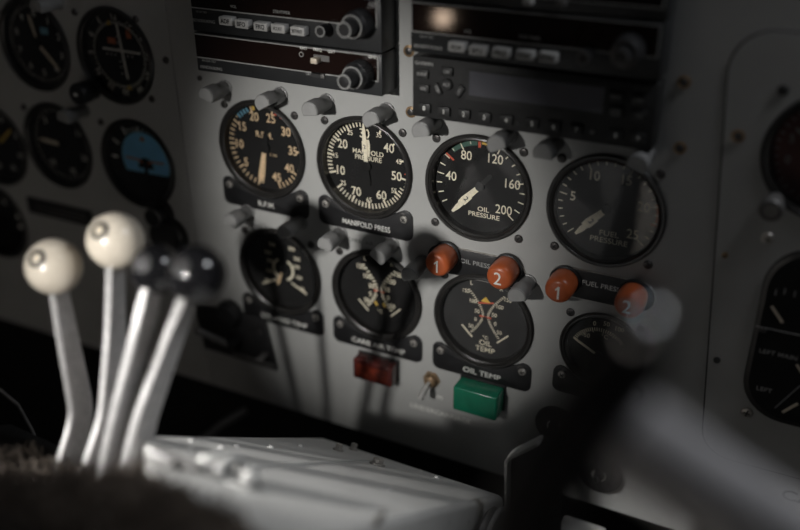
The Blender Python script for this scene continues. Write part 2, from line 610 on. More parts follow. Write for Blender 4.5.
# dual temperature gauges
def dual(t, m, sc=1., hi=('150', '100', '50', '0'), title=None, red=True):
    nm = MB()
    def curve(s, k):                       # k 0 at the top, 1 at the waist, 2 at the foot
        if k <= 1:
            x = .0013 + .0125 * (1 - k) ** 1.6
            z = .0225 - .0205 * k
        else:
            q = k - 1
            x = .0013 + .0105 * q ** 1.5
            z = .0020 - .0185 * q
        return s * x, z
    tk = MB()
    for s in (-1, 1):
        nk = 16 if red == 'carb' else 28
        for k in range(0, nk):
            x0, z0 = curve(s, 2 * k / nk)
            tk.box((x0 + s * .0007, FYM - .0001, z0), (.0028 if red == 'carb' else .0020, .0002, .0013 if red == 'carb' else .0006), 0, Matrix.Rotation(R(s * 25 * (1 if k < nk / 2 else -1)), 3, 'Y'))
        x, z = curve(s, 2.0)
        strip(tk, [(x - s * .001, z - .003), (x + s * .0075, z + .0055)], .0012, FYM)
        for lab, k in (('150', .10), ('100', .48), ('50', .88), ('0', 1.28), ('50', 1.66)):
            x, z = curve(s, k)
            nm.text(lab, x + s * (.0054 if k < 1.5 else .0050), z, .0042 if red == 'carb' else .0034, FYM, 0, .9, .018 if red == 'carb' else .004)
    nm.text('L', -.0128, .0285, .0034, FYM, 0, 1, .015)
    nm.text('R', .0118, .0285, .0034, FYM, 0, 1, .015)
    nm.text('°C', .0005, -.0178, .0030, FYM, 0, 1, .01)
    if title:
        nm.text(title[0], .0008, -.0230, .0046, FYM, 0, 1.05, .006)
        nm.text(title[1], .0008, -.0290, .0046, FYM, 0, 1.05, .006)
    nm.build('numerals', m, t)
    tk.build('scale_ticks', m, t)
    b = MB(); strip(b, [(-.0045, .0012), (.0045, .0012)], .0013, FYM - .0001); b.build('red_line', 'redmark', t)
    if red == 'carb':
        b = MB(); strip(b, [(-.0040, -.0095), (-.0024, -.0120)], .0016, FYM); strip(b, [(.0040, -.0095), (.0054, -.0120)], .0016, FYM); b.build('yellow_marks', 'yellow', t)
    else:
        b = MB(); b.prism([(-.0045, .0145), (.0035, .0145), (-.0005, .0190)], FYM - .0004, FYM); b.build('yellow_mark', 'yellow', t)
        b = MB(); strip(b, [(-.006, .0125), (.006, .0150)], .0012, FYM); b.build('red_marks', 'redmark', t)
t = gauge('dark gauge with cream right-hand scale above the CYL HEAD TEMP plate', DX2, ROW2, ENG)
nm = MB(); tk = MB()
for s in (-1, 1):
    for lab, a, r_ in (('350', 22, .0235), ('300', 46, .0190), ('200', 66, .0135), ('100', 108, .0150), ('50', 132, .0230)):
        x, z = pol(s * a, r_)
        nm.text(lab, x + s * .001, z, .0034, FYM, 0, .95, .02)
    arc(tk, .0088, .0110, s * 28, s * 160, FYM, 12)
    strip(tk, [pol(s * 145, .014), pol(s * 130, .029)], .0014, FYM)
nm.build('numerals', 'cream', t)
tk.build('scale_arcs', 'cream', t)
needle(t, -158, .017, 0, .0028, 'warm', shape='kite')
hub(t, .003)
t = gauge('dual-scale carburettor air temperature gauge with crossing cream arcs', D1 + DX2, ROW2, ENG)
dual(t, 'cream', red='carb')
hub(t, .0020)
t = gauge('dual-scale oil temperature gauge below the OIL PRESS plate', 2 * D1 + DX2, ROW2, ENG, facem='facegrey')
dual(t, 'cream', title=('OIL', 'TEMP'), red='oil')
hub(t, .0018, 'facegrey')
t = gauge('small dark single-needle temperature gauge half hidden behind the blurred yoke', 3 * D1 + DX2, ROW2, ENG, r=.0318, inner=.0275, sr=.0365)
nm = MB(); tk = MB()
for lab, x, z in (('-50', -.0140, .0062), ('0', -.0084, .0178), ('50', .0002, .0196), ('100', .0098, .0176)):
    nm.text(lab, x, z, .0036, FYM, 0, .95, .004)
nm.text('°C', 0, .0085, .0034, FYM, 0, 1, .004)
nm.build('numerals', 'cream', t)
for k in range(0, 26):
    a = -64 + 4.6 * k
    (xa, za), (xb, zb_) = pol(a, .0195 if k % 5 else .0185), pol(a, .0220)
    strip(tk, [(xa - .003, za - .007), (xb - .003, zb_ - .007)], .0006, FYM)
tk.build('scale_ticks', 'cream', t)
o = needle(t, -62, .0225, .002, .0018, 'cream')
o.location = (-.003, 0, -.008)
MB().lathe([(.003, FY), (.003, FY - .0018), (0, FY - .0022)], (-.003, 0, -.008), seg=24).build('hub', 'face', t)

# ------------------------------------------------------------------ flight instruments
FLT = "round flight instruments on the pilot's panel"
FS = (45, 135, 225, 315)
t = gauge('black navigation indicator with white crossed needles and compass ring', -.1420, .0600, FLT, screws=())
nm = MB(); tk = MB()
for k, lab in enumerate(('12', '15', 'S', '21', '24', 'W', '30', '33', 'N', '3', '6', 'E')):
    a = 30 * k - 2
    x, z = pol(a, .0322)
    nm.text(lab, x, z, .0056, FYM, a, .95, .015)
nm.build('numerals', 'white', t)
for k in range(72):
    tick(tk, 5 * k, .0255, .0282 if k % 2 else .0288, .0008, FYM)
for k in (-3, -2, -1, 1, 2, 3):
    tk.box((0, FYM, k * .0052), (.0022, .0002, .0006))
    tk.box((k * .0045, FYM, 0), (.0006, .0002, .0022))
tk.build('scale_ticks', 'white', t)
MB().lathe([(.0250, FYM), (.0250, FYM - .0009), (.0256, FYM - .0009), (.0256, FYM)], seg=48).build('compass_ring', 'face', t)
b = MB(); strip(b, [(.0022, .0262), (.0062, -.0190)], .0022, FYM - .0008); b.build('course_needle', 'white', t)
b = MB(); strip(b, [(-.0160, .0046), (.0235, .0040)], .0018, FYM - .0011); b.build('glideslope_needle', 'white', t)
b = MB(); b.box((-.0065, FYM, .0115), (.0085, .0003, .0050)); b.box((.0130, FYM, .0195), (.0052, .0003, .0085)); b.build('warning_flags', 'orangemark', t)
b = MB(); b.prism([(-.004, .0245), (-.0095, .0245), (-.0068, .0290)], FYM - .0005, FYM); b.prism([(.003, -.0290), (.0085, -.0290), (.0058, -.0245)], FYM - .0005, FYM); b.build('bearing_markers', 'yellow', t)
# setting knob at lower left of the indicator
k = thing('setting_knob', 'black setting knob at lower left of the navigation indicator', 'knob', at(93, 89, PY))
MB().lathe([(.0085, 0), (.0085, -.009), (.0095, -.009), (.0095, -.018), (.0085, -.0195), (0, -.0195)], seg=24).build('knob', 'black', k)
MB().box((-.001, -.0196, .0), (.004, .0004, .0028)).build('white_mark', 'white', k)

t = gauge('dark altimeter-like dial with long cream needle, top left corner', -.2345, .0600, FLT, screws=())
nm = MB(); tk = MB()
for v in range(10):
    a = 36 * v
    x, z = pol(a, .0262)
    nm.text(str(v), x, z, .0058, FYM, 0, .95, .012)
for v in range(50):
    tick(tk, 7.2 * v, .0318, .0345, .0007, FYM)
nm.build('numerals', 'white', t)
tk.build('scale_ticks', 'white', t)
needle(t, 136, .0300, .002, .0034, 'slider')
needle(t, -12, .0265, .006, .0036, 'slider', shape='kite')
MB().box((.009, FYM, .012), (.009, .0003, .006)).build('blue_window', 'bluemark', t)
hub(t, .0034)
t = gauge('dark dial with short level cream needle, left of the blue horizon', -.2290, -.0330, FLT, screws=())
nm = MB(); tk = MB()
for lab, a in (('5', -38), ('10', 10), ('15', 58), ('20', 112), ('15', 165), ('10', -140)):
    x, z = pol(a, .0265)
    nm.text(lab, x, z, .0056, FYM, 0, .95, .012)
for v in range(36):
    tick(tk, 10 * v, .0318, .0345, .0008, FYM)
nm.build('numerals', 'white', t)
tk.build('scale_ticks', 'white', t)
needle(t, -86, .0270, -.002, .0036, 'slider')
hub(t, .0036)
# artificial horizon
t = gauge('artificial horizon with sky-blue upper half and orange bars', -.1345, -.0350, FLT, screws=())
AO, BO = .0050, .0028
b = MB(); b.prism([pol(a, .0262) for a in range(-118, 119, 6)], FYM - .0010, FYM, 0); b.build('sky_card', 'blue', t).location = (AO, 0, BO)
b = MB(); b.prism([pol(a, .0262) for a in range(118, 243, 6)], FYM - .0009, FYM, 0); b.build('ground_card', 'face', t).location = (AO, 0, BO)
b = MB()
strip(b, [(-.021, .0005), (-.0075, .0000), (-.0035, -.0022)], .0014, FYM - .0016)
strip(b, [(.021, .0005), (.0075, .0000), (.0035, -.0022)], .0014, FYM - .0016)
b.prism([(-.003, .0185), (.003, .0185), (0, .0225)], FYM - .0018, FYM - .0012)
b.build('aircraft_symbol', 'orangemark', t).location = (AO, 0, BO)
b = MB(); b.prism([(-.0011, -.001), (.0011, -.001), (.0026, -.026), (-.0026, -.026)], FYM - .0020, FYM - .0012); b.prism(cornerarc(0, -.006, .0085, 0, 180) + [(-.0085, -.0075), (.0085, -.0075)], FYM - .0014, FYM - .0011); b.build('pedestal_post', 'face', t).location = (AO, 0, BO)
tk = MB()
for a in (-60, -30, -20, -10, 0, 10, 20, 30, 60):
    tick(tk, a, .0285, .0345 if a % 30 == 0 else .0320, .0022 if a % 30 == 0 else .0012, FYM)
strip(tk, [(-.034, .001), (-.0285, .001)], .002, FYM)
tk.build('bank_marks', 'white', t)
k = thing('caging_knob', 'small black knob below the blue artificial horizon', 'knob', at(163, 212, PY))
MB().lathe([(.0125, 0), (.0125, -.004), (.0085, -.0045), (.0085, -.014), (.0075, -.0155), (0, -.0155)], seg=28).build('knob', 'black', k)
MB().lathe([(.0085, -.0135), (.0089, -.0135), (.0089, -.0145), (.0080, -.0154)], seg=28).build('rim', 'rod', k)
b = thing('indicator_box', 'black round-faced indicator half hidden behind the black lever balls', 'gauge', at(172, 236, PY))
MB().lathe([(.0190, 0), (.0190, -.008), (.0170, -.0095), (.0150, -.0080), (0, -.0080)], seg=40).build('bezel', 'bezel', b)
MB().lathe([(0, -.0085), (.0150, -.0085)], seg=40).build('dial_face', 'facegrey', b)
# left edge instruments
t = gauge('dark dial cut by the left edge, with faint yellowish needle', -.3135, -.0450, FLT, screws=())
nm = MB()
for v in range(8):
    x, z = pol(45 * v + 20, .0265)
    nm.text(str(v * 5), x, z, .0055, FYM, 0, .95, .012)
nm.build('numerals', 'white', t)
needle(t, 50, .027, -.004, .003, 'yellow')
hub(t, .003)
t = gauge('dark dial lowest at the left edge with two pale triangles', -.3360, -.1300, FLT, screws=())
b = MB()
for z in (.008, -.003):
    b.prism([(.022, z - .003), (.030, z - .003), (.026, z + .004)], FYM - .0003, FYM)
b.build('triangle_marks', 'white', t)
nm = MB(); nm.text('L', -.02, .0, .006, FYM); nm.text('R', .010, .02, .006, FYM); nm.build('numerals', 'white', t)
hub(t, .003)
# slotted placard under the flight instruments
v0, v1 = at(29, 192, PY), at(92, 231, PY)
c = (v0 + v1) / 2
t = thing('slotted_plate', "black slotted strip low on the pilot's panel", 'plate', c)
MB().prism(rrect(-.042, -.0085, .042, .0085, .002), -.0015, 0, .0004).build('plate', 'black', t)
b = MB()
for zz in (-.004, 0, .004):
    b.box((.002, -.0016, zz), (.066, .0004, .0012))
b.build('slots', 'rod', t)

# ------------------------------------------------------------------ post lamps
def post_lamp(label, bx, bz, roll=0., L=.0255, group='grey post lamps around the gauges'):
    t = thing('post_lamp', label, 'lamp', (bx, PY, bz), group)
    MB().lathe([(.0066, 0), (.0066, -.0012), (.0057, -.0016), (.0057, -L + .0125), (.0048, -L + .0123), (.0048, -L + .0112)], seg=24).build('stem', 'lamp', t)
    # hood: a cylinder with its lower side cut away
    b = MB()
    n, rr, cut = 26, .0070, -.0036
    a0 = math.degrees(math.asin(cut / rr))
    ring = [(rr * math.cos(R(a0 + (180 - 2 * a0) * k / n)), rr * math.sin(R(a0 + (180 - 2 * a0) * k / n))) for k in range(n + 1)]
    cr, sr_ = math.cos(R(roll)), math.sin(R(roll))
    ring = [(x * cr + z * sr_, -x * sr_ + z * cr) for x, z in ring]
    b.prism(ring, -L, -L + .0118, .0006)
    h = b.build('hood', 'lamp', t)
    small = [(x * .86, z * .86) for x, z in ring]
    MB().prism(small, -L - .0003, -L + .0002).build('hood_end', 'lampend', h)
    return t
LP = [(-28.5, 47.5, 'upper left of the R.P.M. gauge', 15), (24, 48.5, 'upper right of the R.P.M. gauge', -30), (65.5, 48.5, 'upper left of the manifold pressure gauge', -10),
      (116.3, 48.5, 'upper right of the manifold pressure gauge', -28), (155.5, 46, 'upper left of the oil pressure gauge', -12), (211.5, 45, 'upper right of the oil pressure gauge', -25),
      (244, 44, 'upper left of the fuel pressure gauge', 0), (305.5, 46, 'upper right of the fuel pressure gauge', 20),
      (-17, -57.5, 'upper left of the CYL HEAD TEMP dial', 20), (35.5, -57, 'shaded, upper right of the CYL HEAD TEMP dial', -20), (73, -59.5, 'brightly lit, upper left of the CARB AIR TEMP dial', 10),
      (119.5, -59.5, 'shaded, upper right of the CARB AIR TEMP dial', 35), (146.5, -69.5, 'below the left orange OIL PRESS knob', -20), (232.3, -66.5, 'between the right OIL PRESS knob and the left FUEL PRESS knob', -15)]
for x, z, w, r_ in LP:
    post_lamp('grey hooded post lamp ' + w, x / 1000 - .0022, z / 1000 - .0003, r_)
for px, py, w in ((64, 118, 'above the dial with the level cream needle'), (37, 7, 'over the top left corner dial')):
    v = at(px, py, PY - .024)
    post_lamp('dim grey post lamp ' + w, v.x, v.z, 10, group="post lamps on the pilot's panel")

# ------------------------------------------------------------------ placards
def placard(txt, cx, cz, label, h=.0046, sx=1.05, half=.0420, ear=-.0285, bot=-.0540, tx=.0012, m='white', bold=.03, r0=.0418):
    t = thing('name_plate', label, 'name plate', (cx, PY, cz), 'black name plates under the gauges')
    a0 = math.degrees(math.acos(-(ear - .0045) / r0))
    top = [pol(180 - a0 + 2 * a0 * k / 16, r0) for k in range(17)]
    poly = []
    # right ear (top right), then bottom corners, then left ear
    poly += [(top[0][0], top[0][1])]
    poly += cornerarc(half - .0065, ear - .0065, .0065, 100, 0, 5)
    poly += cornerarc(half - .0060, bot + .0060, .0060, 0, -90, 4)
    poly += cornerarc(-half + .0060, bot + .0060, .0060, -90, -180, 4)
    poly += cornerarc(-half + .0065, ear - .0065, .0065, 180, 80, 5)
    poly += [top[-1]] + top[-2:0:-1]
    MB().prism(poly, -.0014, 0, .0004).build('plate', 'placard', t)
    MB().text(txt, tx, bot + .0062, h, -.0014, 0, sx, bold).build('lettering', m, t)
    for s in (-1, 1):
        screw(t, s * (half - .0072), ear - .0072, -.0014, .0032, 'steel')
    return t
PL = [('R.P.M.', 0, 0, 'curved black plate lettered R.P.M.'), ('MANIFOLD PRESS', D1, 0, 'curved black plate lettered MANIFOLD PRESS'),
      ('CYL HEAD TEMP', DX2, ROW2, 'curved black plate lettered CYL HEAD TEMP'), ('CARB AIR TEMP', D1 + DX2, ROW2, 'curved black plate lettered CARB AIR TEMP'),
      ('OIL TEMP', 2 * D1 + DX2, ROW2, 'curved black plate lettered OIL TEMP'), ('TEMP', 3 * D1 + DX2, ROW2, 'dark curved plate under the half-hidden dial, behind the yoke')]
for i, (txt, x, z, l) in enumerate(PL):
    placard(txt, x, z, l, h=.0046 if i < 2 else .0048, sx=(1.0, .84, .95, 1.05, 1.12, 1.1)[i], m='white', bold=.004 if i < 4 else .0, **(dict(half=.0345, ear=-.0215, bot=-.0450, r0=.0321) if i == 5 else {}))

# orange knob strips
def knob_strip(txt, cx, cz, label, x0, x1, ink):
    t = thing('knob_plate', label, 'name plate', (cx, PY, cz), 'black plates between pairs of orange knobs')
    MB().prism(rrect(x0, -.0112, x1, .0112, .0108, 6), -.0016, 0, .0004).build('plate', 'placard', t)
    b = MB()
    ro = rrect(x0 - .0006, -.0118, x1 + .0006, .0118, .0114, 6)
    MB().prism(ro, -.0010, 0).build('edge', 'steel', t)
    MB().text(txt, (x0 + x1) / 2, .0022, .0037, -.0016, 0, 1.05, .0).build('lettering', ink, t)
    for s in (x0 + .011, x1 - .011):
        MB().lathe([(.0016, -.0016), (.0014, -.0024), (0, -.0026)], (s, 0, .0092), seg=12).build('pin', 'steel', t)
    return t
knob_strip('OIL PRESS', .1880, -.0625, 'black plate lettered OIL PRESS between two orange knobs', -.0395, .0395, 'dimwhite')
knob_strip('FUEL PRESS', .2825, -.0588, 'black plate lettered FUEL PRESS between two orange knobs', -.0365, .0395, 'white')
def orange_knob(n, fx, fz, label):
    v = Vector((fx, PY - .0016, fz))
    t = thing('orange_knob', label, 'knob', v, 'orange numbered knobs')
    MB().lathe([(.0112, 0), (.0112, -.003), (.0104, -.0035)], seg=36).build('collar', 'black', t)
    MB().lathe([(.0096, -.0010), (.0102, -.0060), (.0102, -.0155), (.0096, -.0185), (.0084, -.0202), (.0065, -.0210), (0, -.0212)], seg=40).build('knob', 'orange', t)
    b = MB()
    if n == '1':
        b.prism([(x * .0098 - .0010, z * .0098 - .0055) for x, z in ((.13, 0), (.13, .80), (.0, .66), (-.06, .74), (.16, 1.), (.27, 1.), (.27, 0))], -.0215, -.0208)
    else:
        b.text(n, -.0005, -.0005, .0098, -.0208, 0, .95, .0, .0006)
    b.build('number', 'white', t)
orange_knob('1', .1652, -.0575, 'bright orange knob numbered 1 at the left of OIL PRESS')
orange_knob('2', .2145, -.0570, 'orange knob numbered 2 at the right of OIL PRESS')
orange_knob('1', .2585, -.0570, 'orange knob numbered 1 at the left of FUEL PRESS')
orange_knob('2', .3080, -.0565, 'dim orange knob numbered 2 beside the blurred yoke tip')

# ------------------------------------------------------------------ warning lights and switch
def block_light(label, m, px, py, w, h, d, name, rib=False):
    t = thing(name, label, 'warning light', at(px, py, PY))
    MB().box((0, -.001, 0), (w + .002, .002, h + .002), .0005).build('base', 'black', t)
    MB().box((0, -.002 - d / 2, 0), (w, d, h), .0016, None, 3).build('lens', m, t)
    if rib:
        b = MB()
        b.box((0, -.0021 - d, 0), (w * .80, .0006, h * .62), .0002)
        b.build('lens_window', rib, t)
    return t
block_light('red rectangular warning light under the CARB AIR TEMP plate', 'red', 379.5, 365, .0365, .0195, .012, 'red_light', mat('red lens core', (.15, .026, .014), .2, 0, .6, .5, 130))
block_light('green rectangular light under the OIL TEMP plate', 'green', 483, 391.5, .0370, .0225, .017, 'green_light')
t = thing('toggle_switch', 'small metal toggle switch between the red and green lights', 'switch', at(432, 379, PY))
MB().lathe([(.0078, 0), (.0078, -.0012), (.0060, -.0016)], seg=6).build('nut', 'brass', t)
MB().lathe([(.0050, -.001), (.0050, -.0055), (.0038, -.0062), (0, -.0062)], seg=24).build('bushing', 'brass', t)
MB().cyl((0, -.005, 0), (-.0012, -.0185, -.0065), .0016, .0030, 16).lathe([(0, -.003), (.0022, -.0022), (.0031, 0), (.0022, .0022), (0, .003)], (-.0012, -.0185, -.0065), 'y', 16).build('lever', 'button', t)

# round black knobs low on the right
def rotary(label, px, py, r):
    t = thing('rotary_knob', label, 'knob', at(px, py, PY), 'round black knobs at the bottom of the panel')
    MB().lathe([(r, 0), (r, -.002), (r * .95, -.0032), (r * .55, -.0036), (0, -.0036)], seg=40).build('plate', 'black', t)
    b = MB()
    for k in range(15):
        a0, a1 = 45 + 270 * k / 15, 45 + 270 * (k + 1) / 15
        b.prism([pol(a0, .0046), pol(a0, .0060), pol(a1, .0060), pol(a1, .0046)], -.0040, -.0034)
    b.build('arc_mark', 'white', t)
    MB().lathe([(.0034, -.003), (.0034, -.009), (.0026, -.0102), (0, -.0105)], seg=20).build('plunger', 'gloss', t)
rotary('round black knob with grey arc above the bent bracket', 556, 424, .0165)
rotary('round black knob with grey arc lowest on the panel right of the bracket', 600, 472, .0180)

# black throttle box low on the left of the centre panel
cs = [at(196, 303, PY), at(266, 317, PY), at(279, 369, PY), at(207, 346, PY)]
o0 = (cs[0] + cs[1] + cs[2] + cs[3]) / 4
t = thing('control_box', 'black control box with short levers, low on the panel behind the lever balls', 'control box', o0)
MB().prism([(c.x - o0.x, c.z - o0.z) for c in cs], -.004, 0, .0008).build('plate', 'black', t)
MB().box((.018, -.0045, -.0195), (.050, .0012, .0025), 0, Matrix.Rotation(R(2), 3, 'Y')).build('edge_strip', 'rod', t)
v = at(238, 339, PY) - o0
k = MB().cyl((v.x, -.004, v.z), (v.x, -.016, v.z), .0080, .0070, 24).build('lever_knob', 'black', t)
w = at(196, 330, -.03) - o0
MB().cyl((v.x, -.012, v.z), (w.x, w.y, w.z), .0032, .0032, 14).build('lever', 'rod', k)
v = at(268, 352, PY) - o0
MB().box((v.x, -.009, v.z), (.007, .012, .0045), .001, Matrix.Rotation(R(-25), 3, 'Y')).build('toggle', 'rod', t)
v = at(232, 312, PY) - o0
MB().lathe([(.013, 0), (.013, -.006), (.010, -.010), (0, -.010)], (v.x, 0, v.z), seg=24).build('dial_knob', 'black', t)
for px, py in ((262, 330), (214, 340)):
    v = at(px, py, PY) - o0
    screw(t, v.x, v.z, -.004, .0025)

# ------------------------------------------------------------------ radios
RY = -.022                                  # front of the radio faces
def gear(mb, c, r, y0, y1, n=30, d=.0005):
    poly = []
    for k in range(n * 2):
        rr = r if k % 2 else r - d
        a = 2 * PI * k / (2 * n)
        poly.append((c[0] + rr * math.cos(a), c[1] + rr * math.sin(a)))
    mb.prism(poly, y0, y1, .0004)
    return mb
class Radio:
    def __init__(s, name, label, x0, z0, x1, z1, face=RY, cat='radio', body='radio'):
        s.o = Vector(((x0 + x1) / 2, PY, (z0 + z1) / 2))
        s.face = face
        s.fy = face - PY
        s.t = thing(name, label, cat, s.o, 'avionics units in the radio stacks')
        s.w, s.h = x1 - x0, z1 - z0
        MB().box((0, s.fy / 2, 0), (s.w, -s.fy, s.h), .0009).build('case', body, s.t)
    def p(s, px, py, dy=0.):
        v = at(px, py, s.face + dy) - s.o
        return v.x, v.z
    def rect(s, name, m, pa, pb, d=.0005, parent=None):
        (xa, za), (xb, zb) = pa, pb
        return MB().box(((xa + xb) / 2, s.fy - d / 2, (za + zb) / 2), (abs(xb - xa), d, abs(zb - za)), 0).build(name, m, parent or s.t)
    def text(s, items, m, d=.0007, name='lettering', bold=.01):
        for body, px, py, h, sx in items:
            x, z = s.p(px, py)
            MB().text(body, x, z, h, s.fy - d, 0, sx, bold).build(name, m, s.t)
    def key(s, px, py, w, h, d, m, txt=None, th=.003, tm='ink', ang=0., sx=.9, rnd=False, name='button', bold=.01):
        x, z = s.p(px, py, -d)
        rot = Matrix.Rotation(R(ang), 3, 'Y')
        if rnd:
            o = MB().lathe([(w / 2, s.fy), (w / 2, s.fy - d + .0006), (w / 2 - .0006, s.fy - d), (0, s.fy - d)], (x, 0, z), seg=24).build(name, m, s.t)
        else:
            o = MB().box((x, s.fy - d / 2, z), (w, d, h), min(.0009, h * .15), rot).build(name, m, s.t)
        if txt:
            b = MB()
            ls = txt.split('\n')
            for i, l in enumerate(ls):
                b.text(l, x, z + (len(ls) - 1 - 2 * i) * th * .65, th, s.fy - d - .00005, ang, sx, bold)
            b.build('legend', tm, o)
        return o
    def knob(s, px, py, r, d, m='black', name='knob', r2=0, d2=0, rings='frame'):
        """px, py: where the front of the knob shows"""
        dd = d + d2
        x, z = s.p(px, py, -dd)
        b = MB()
        gear(b, (x, z), r, s.fy - d, s.fy, 34, .0005)
        o = b.build(name, m, s.t)
        if r2:
            rf = r * .84
            MB().lathe([(r * .95, s.fy - d), (rf, s.fy - d - .0035), (0, s.fy - d - .0035)], (x, 0, z), seg=36).build('collar', m, o)
            MB().lathe([(rf * .86, s.fy - d - .0037), (rf * .98, s.fy - d - .0037), (rf * 1.0, s.fy - d - .0030)], (x, 0, z), seg=36).build('ring', rings, o)
            i = gear(MB(), (x, z), r2, s.fy - dd, s.fy - d, 24, .0004).build('inner_knob', m, o)
            MB().lathe([(r2 * .78, s.fy - dd - .0002), (r2 * .97, s.fy - dd - .0002), (r2 * .97, s.fy - dd + .0004)], (x, 0, z), seg=36).build('inner_ring', rings, o)
        else:
            MB().lathe([(r * .72, s.fy - d - .0002), (r * .95, s.fy - d - .0002), (r * .95, s.fy - d + .0004)], (x, 0, z), seg=36).build('ring', rings, o)
        return o
    def line(s, name, m, pts, w=.0009, d=.0008):
        b = MB()
        strip(b, pts, w, s.fy, d)
        return b.build(name, m, s.t)

XL, XR = -.0375, .1225
# distance measuring radio (lower left unit)
r_ = Radio('radio', 'black radio lowest in the left stack, with cream slide switch', XL, .0660, XR, .0955)
A = (XL - r_.o.x + .001, r_.p(193, 32)[1] - .0008)
zt, zb = .0136, -.0040
r_.rect('window', 'window', (-.0790, zt), (.0770, zb))
r_.line('window_frame', 'frame', [(-.0792, zt), (.0772, zt), (.0772, zb), (-.0792, zb)])
r_.text([('RMT', 304, 48, .0022, 1.), ('FREQ', 318, 49.5, .0022, .95), ('GS/T', 332, 51.5, .0022, .95), ('DME', 373, 57, .0022, 1.)], 'white', bold=.02)
r_.text([('KN 62A TSO', 209, 61, .0016, 1.), ('BENDIX/KING', 211.5, 68, .0023, 1.), ('OFF', 308.5, 74, .0018, 1.)], 'dimwhite', .0002)
x, z = r_.p(302, 54)
MB().lathe([(.0013, r_.fy - .0005), (.0019, r_.fy - .0005), (.0019, r_.fy - .0012), (.0013, r_.fy - .0012)], (x, 0, z), seg=20).build('sensor_ring', 'frame', r_.t)
x, z = r_.p(322, 58)
MB().box((x, r_.fy - .0007, z), (.013, .0006, .0042)).build('slot', 'rod', r_.t)
x, z = r_.p(312, 61, -.006)
MB().box((x + .0015, r_.fy - .0035, z), (.0055, .006, .0038), .0006).build('slide_switch', 'slider', r_.t)
x, z = r_.p(319, 75)
o = MB().box((x, r_.fy - .0004, z), (.012, .0008, .0036)).build('power_slot', 'ink', r_.t)
MB().box((x + .004, r_.fy - .0014, z), (.003, .002, .003), .0004).build('power_slider', 'rod', o)
r_.knob(344, 82, .0096, .012, 'black', 'tuning_knob', .0053, .0145)
# ADF (upper left unit)
r_ = Radio('radio', 'black radio at the top of the left stack, with five pale push buttons', XL, .0965, XR, .1330)
zl = r_.p(250, 13.5)[1]
r_.rect('window', 'window', (-.0790, .0170), (.0765, zl))
r_.line('window_frame', 'frame', [(-.0792, zl), (.0767, zl), (.0767, .0170)])
r_.text([('VOL', 234, 6.5, .0020, 1.), ('STBY/TIMER', 282, 12, .0020, .95), ('ADF', 373, 4, .0024, 1.)], 'dimwhite', bold=.02)
r_.text([('KR 87 TSO', 201.5, 12, .0015, 1.), ('BENDIX/KING', 204, 21, .0023, 1.)], 'dimwhite', .0002)
for px, py, l in ((225, 21.5, 'ADF'), (241, 24.5, 'BFO'), (260, 27, 'FRQ'), (277.5, 29, 'FLT/ET'), (297, 31.5, 'SET/RST')):
    r_.key(px, py, .0118, .0062, .007, 'button', l, .0030 if len(l) < 4 else .0022, 'ink', 0, .95 if len(l) < 4 else .8, bold=.03)
r_.knob(320, 31.5, .0040, .011, 'black', 'volume_knob')
r_.knob(344, 30, .0096, .012, 'black', 'tuning_knob', .0055, .0135)
# filler strip between the left stack and the right one is bare panel
# right stack, second unit
XL2, XR2 = .1445, .3100
r_ = Radio('radio', 'dim radio with five grey buttons in the right stack, directly above the keypad unit', XL2, .1000, XR2, .1345)
zl = r_.p(500, 40.5)[1]
r_.rect('window', 'window', (-.0815, .0155), (.0795, zl))
r_.line('window_frame', 'frame', [(-.0817, zl), (.0797, zl), (.0797, .0155), (-.0817, .0155), (-.0817, zl)], .0008)
r_.text([('VOL', 468, 31.5, .0020, 1.), ('STBY/TIMER', 530, 37.5, .0020, .95)], 'dimwhite', bold=.02)
r_.text([('KR 87 TSO', 427, 37, .0015, 1.), ('BENDIX/KING', 428, 47, .0023, 1.)], 'dimwhite', .0002)
for px, py, l in ((456, 47.5, 'ADF'), (477, 51, 'BFO'), (500, 53.5, 'FRQ'), (524, 56, 'FLT/ET'), (547, 58, 'SET/RST')):
    r_.key(px, py, .0118, .0062, .007, 'button', l, .0030 if len(l) < 4 else .0022, 'ink', 0, .95 if len(l) < 4 else .8, bold=.03)
r_.knob(583, 58.5, .0042, .011, 'black', 'volume_knob', rings='rod')
r_.knob(620, 58, .0096, .012, 'black', 'tuning_knob', .0050, .0125, rings='rod')
# right stack, top unit
r_ = Radio('radio', 'black unit at the top edge of the right stack', XL2, .1355, XR2, .1700)
zl = -.0100
r_.rect('window', 'window', (-.0815, .0155), (.0795, zl))
r_.line('window_frame', 'frame', [(-.0817, zl), (.0797, zl), (.0797, .0155)], .0008)
x = r_.p(527, 2)
r_.key(527, 2, .006, .004, .006, 'button')
r_.key(560, 3, .006, .004, .006, 'rod')
# transponder
GF = -.016
r_ = Radio('transponder', 'black transponder with number keys and grey display in the right stack', .1430, .0535, .3095, .0962, GF, 'radio', 'crinkle')
r_.text([('GARMIN', 424, 63.5, .0024, 1.05)], 'dimwhite', .0002, 'maker_lettering', .03)
r_.text([('GTX 327', 641.5, 89, .0018, 1.)], 'darkgrey', .0002, 'model_lettering')
xa, za = r_.p(468, 69)
xb, zb = r_.p(604, 117)
zt_, zb_ = r_.p(468, 69)[1], r_.p(604, 117)[1]
r_.rect('display_surround', 'ink', (xa - .001, zt_ + .001), (xb + .001, zb_ - .001), .0004)
r_.rect('display', 'lcd', (xa + .0015, zt_ - .001), (xb - .001, zb_ + .0025), .0008)
KY = dict(d=.0022, m='key', tm='white')
for px, py, l in ((422, 74.5, 'IDENT'), (423, 89, 'VFR'), (446.5, 72, 'ON')):
    r_.key(px, py, .0088, .0060, .0022, 'key', l, .0022, 'dimwhite', 0, .85, bold=.02)
r_.key(446.5, 85, .0080, .0080, .0022, 'key', 'ALT', .0022, 'dimwhite', 0, .95, True, bold=.02)
